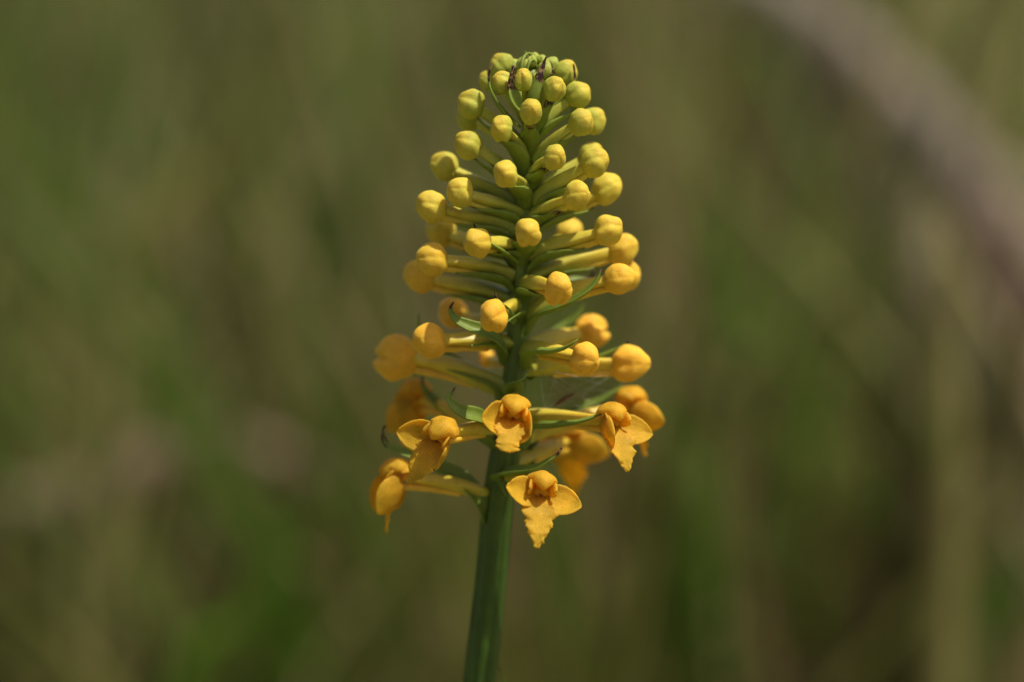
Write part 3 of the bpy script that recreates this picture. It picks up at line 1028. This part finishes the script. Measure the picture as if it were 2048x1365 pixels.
    c = make_obj('column', np.array(Vc), grid_faces(nu + 1, nv, True), np.tile(FL_C * 0.95, (len(Vc), 1)), M_PETAL, E)
    recenter(c, L(0, 6, 3))
    Vs = []
    for i in range(9):
        t = math.pi * i / 8
        for j in range(12):
            f = 2 * math.pi * j / 12
            rr = 1 + 0.25 * math.cos(4 * f)
            Vs.append(L(3.6 * math.sin(t) * math.cos(f) * rr, 12.4 + 1.8 * math.cos(t), 1 + 3.0 * math.sin(t) * math.sin(f) * rr))
    st = make_obj('stigma', np.array(Vs), grid_faces(9, 12, True), np.tile((0.22, 0.035, 0.012), (len(Vs), 1)), M_CELL, E)
    recenter(st, L(0, 17, -3))
    # ovary and nectar spur
    R_ = 10 * u
    path, hor, A = pedicel_path(ay, L(0, 0, 12), nrm(o * 0.85 + z * 0.2), R_)
    oc = lerp_table(hy, YK, OV_C)
    ovary(path, 14 * U, 9.5 * U, OVG_C * 0.5 + oc * 0.5, oc, E, seed)
    T = np.gradient(path, axis=0)
    n = len(path)
    pts = [L(0, 2, -8), L(0, -14, -9)]
    for q in np.linspace(0.80, spur_stop, 4):
        i = int(q * (n - 1))
        t = nrm(T[i]); dn = nrm(np.array([0, 0, -1.0]) - t * (-t[2]))
        pts.append(path[i] + dn * 17 * U)
    spur(pts, 7.2 * U, SPUR_C, E)
    return E

open_flower(1080, 990, -200, (0.10, -1, -0.02), 0.17, 945, sc=1.06, sep_open=62, sep_droop=-0.25, other=(76, 0.0), lip_len=86, lip_side=2)
open_flower(1027, 836, -200, (-0.10, -1, -0.12), 0.16, 795, sep_open=44, sep_droop=-0.15, other=(24, 0.15), other_len=0.85, sep_len=0.92, lip_len=48, lip_tip=0.08, sc=1.02, lip_w=0.95, sep_w=1.1, blunt=1.0)
open_flower(882, 880, -165, (-0.62, -0.72, -0.22), 0.50, 855, sc=1.1, sep_open=58, sep_droop=0.0, other=(22, 0.9), other_len=0.66, lip_len=74, lip_fwd=0.9)
open_flower(1222, 853, -120, (0.50, -0.84, -0.05), 0.05, 834, sc=1.06, sep_open=16, sep_droop=-0.05, other=(66, 0.08), sep_len=0.88, lip_len=72)
open_flower(797, 966, -45, (-0.97, -0.22, -0.06), 0.0, 988, sc=1.08, sep_open=12, sep_droop=0.9, other=(20, 0.75), lip_len=92, lip_fwd=0.45, lip_w=0.55, sep_w=1.15, hood_tip=84, sep_z=6)
open_flower(836, 812, 140, (-0.80, 0.55, -0.15), 0.0, 885, sc=1.25, sep_open=24, sep_droop=0.45, sep_len=0.8, other_len=0.8, lip_len=80, lip_fwd=0.5)
open_flower(1258, 822, 80, (0.90, 0.30, -0.02), 0.0, 885, sc=1.12, sep_open=28, sep_droop=0.15, sep_len=0.85, other_len=0.85, lip_len=84, lip_fwd=0.5)
open_flower(1135, 890, 165, (0.25, 0.95, -0.12), 0.0, 935, sc=1.2, sep_open=60, sep_droop=0.15, lip_len=92)

# ------------------------------------------------------------------ cobweb in the axils
def cobweb():
    m, nt, bs, out = principled('web_silk')
    bs.inputs['Base Color'].default_value = (0.5, 0.49, 0.45, 1)
    bs.inputs['Roughness'].default_value = 0.35
    rs = np.random.default_rng(3)
    VV, FF, off = [], [], 0
    ends_a = [(1075, 735, -20), (1062, 790, 0), (1110, 740, -60), (1068, 830, -20), (1150, 745, -60)]
    ends_b = [(1240, 775, 40), (1200, 800, 20), (1215, 750, -10), (1150, 820, -40), (1130, 800, -40), (1185, 815, -30), (1100, 835, -40)]
    for k in range(16):
        a = np.array(ends_a[rs.integers(len(ends_a))], float) + rs.normal(0, 7, 3)
        b = np.array(ends_b[rs.integers(len(ends_b))], float) + rs.normal(0, 9, 3)
        mid = (a + b) / 2 + np.array([0, rs.uniform(2, 14), 0])
        P = catmull([W(*a), W(*mid), W(*b)], 10)
        V, F = tube(P, np.full(10, 0.14 * U), 4)
        VV.append(V); FF += [[i + off for i in f] for f in F]; off += len(V)
    V = np.vstack(VV)
    o = make_obj('cobweb', V, FF, np.full((len(V), 3), 0.7), m)
    recenter(o, W(1060, 800, 0))
    tag(o, 'fine pale cobweb threads strung between stem and yellow flowers', 'cobweb', kind='stuff')
    # dry fleck caught in the web
    P = px_path([(1108, 812, -20), (1125, 800, -22), (1148, 788, -20)])
    Q = catmull(P, 10)
    G = np.zeros((10, 5, 3))
    for i in range(10):
        w = 8 * U * math.sin(math.pi * (0.08 + 0.84 * i / 9))
        for j in range(5):
            v = j / 2 - 1
            G[i, j] = Q[i] + np.array([0.4, 0.3, 0.8]) * w * v + np.array([0, 1, 0]) * 2 * U * v * v
    V, F = sheet(G, 2 * U)
    o = make_obj('dry_leaf_fleck', V, F, np.tile((0.13, 0.055, 0.03), (len(V), 1)), M_DRY)
    recenter(o, Q[0])
    tag(o, 'tiny brown dry leaf fleck caught in the cobweb', 'leaf fleck')
cobweb()
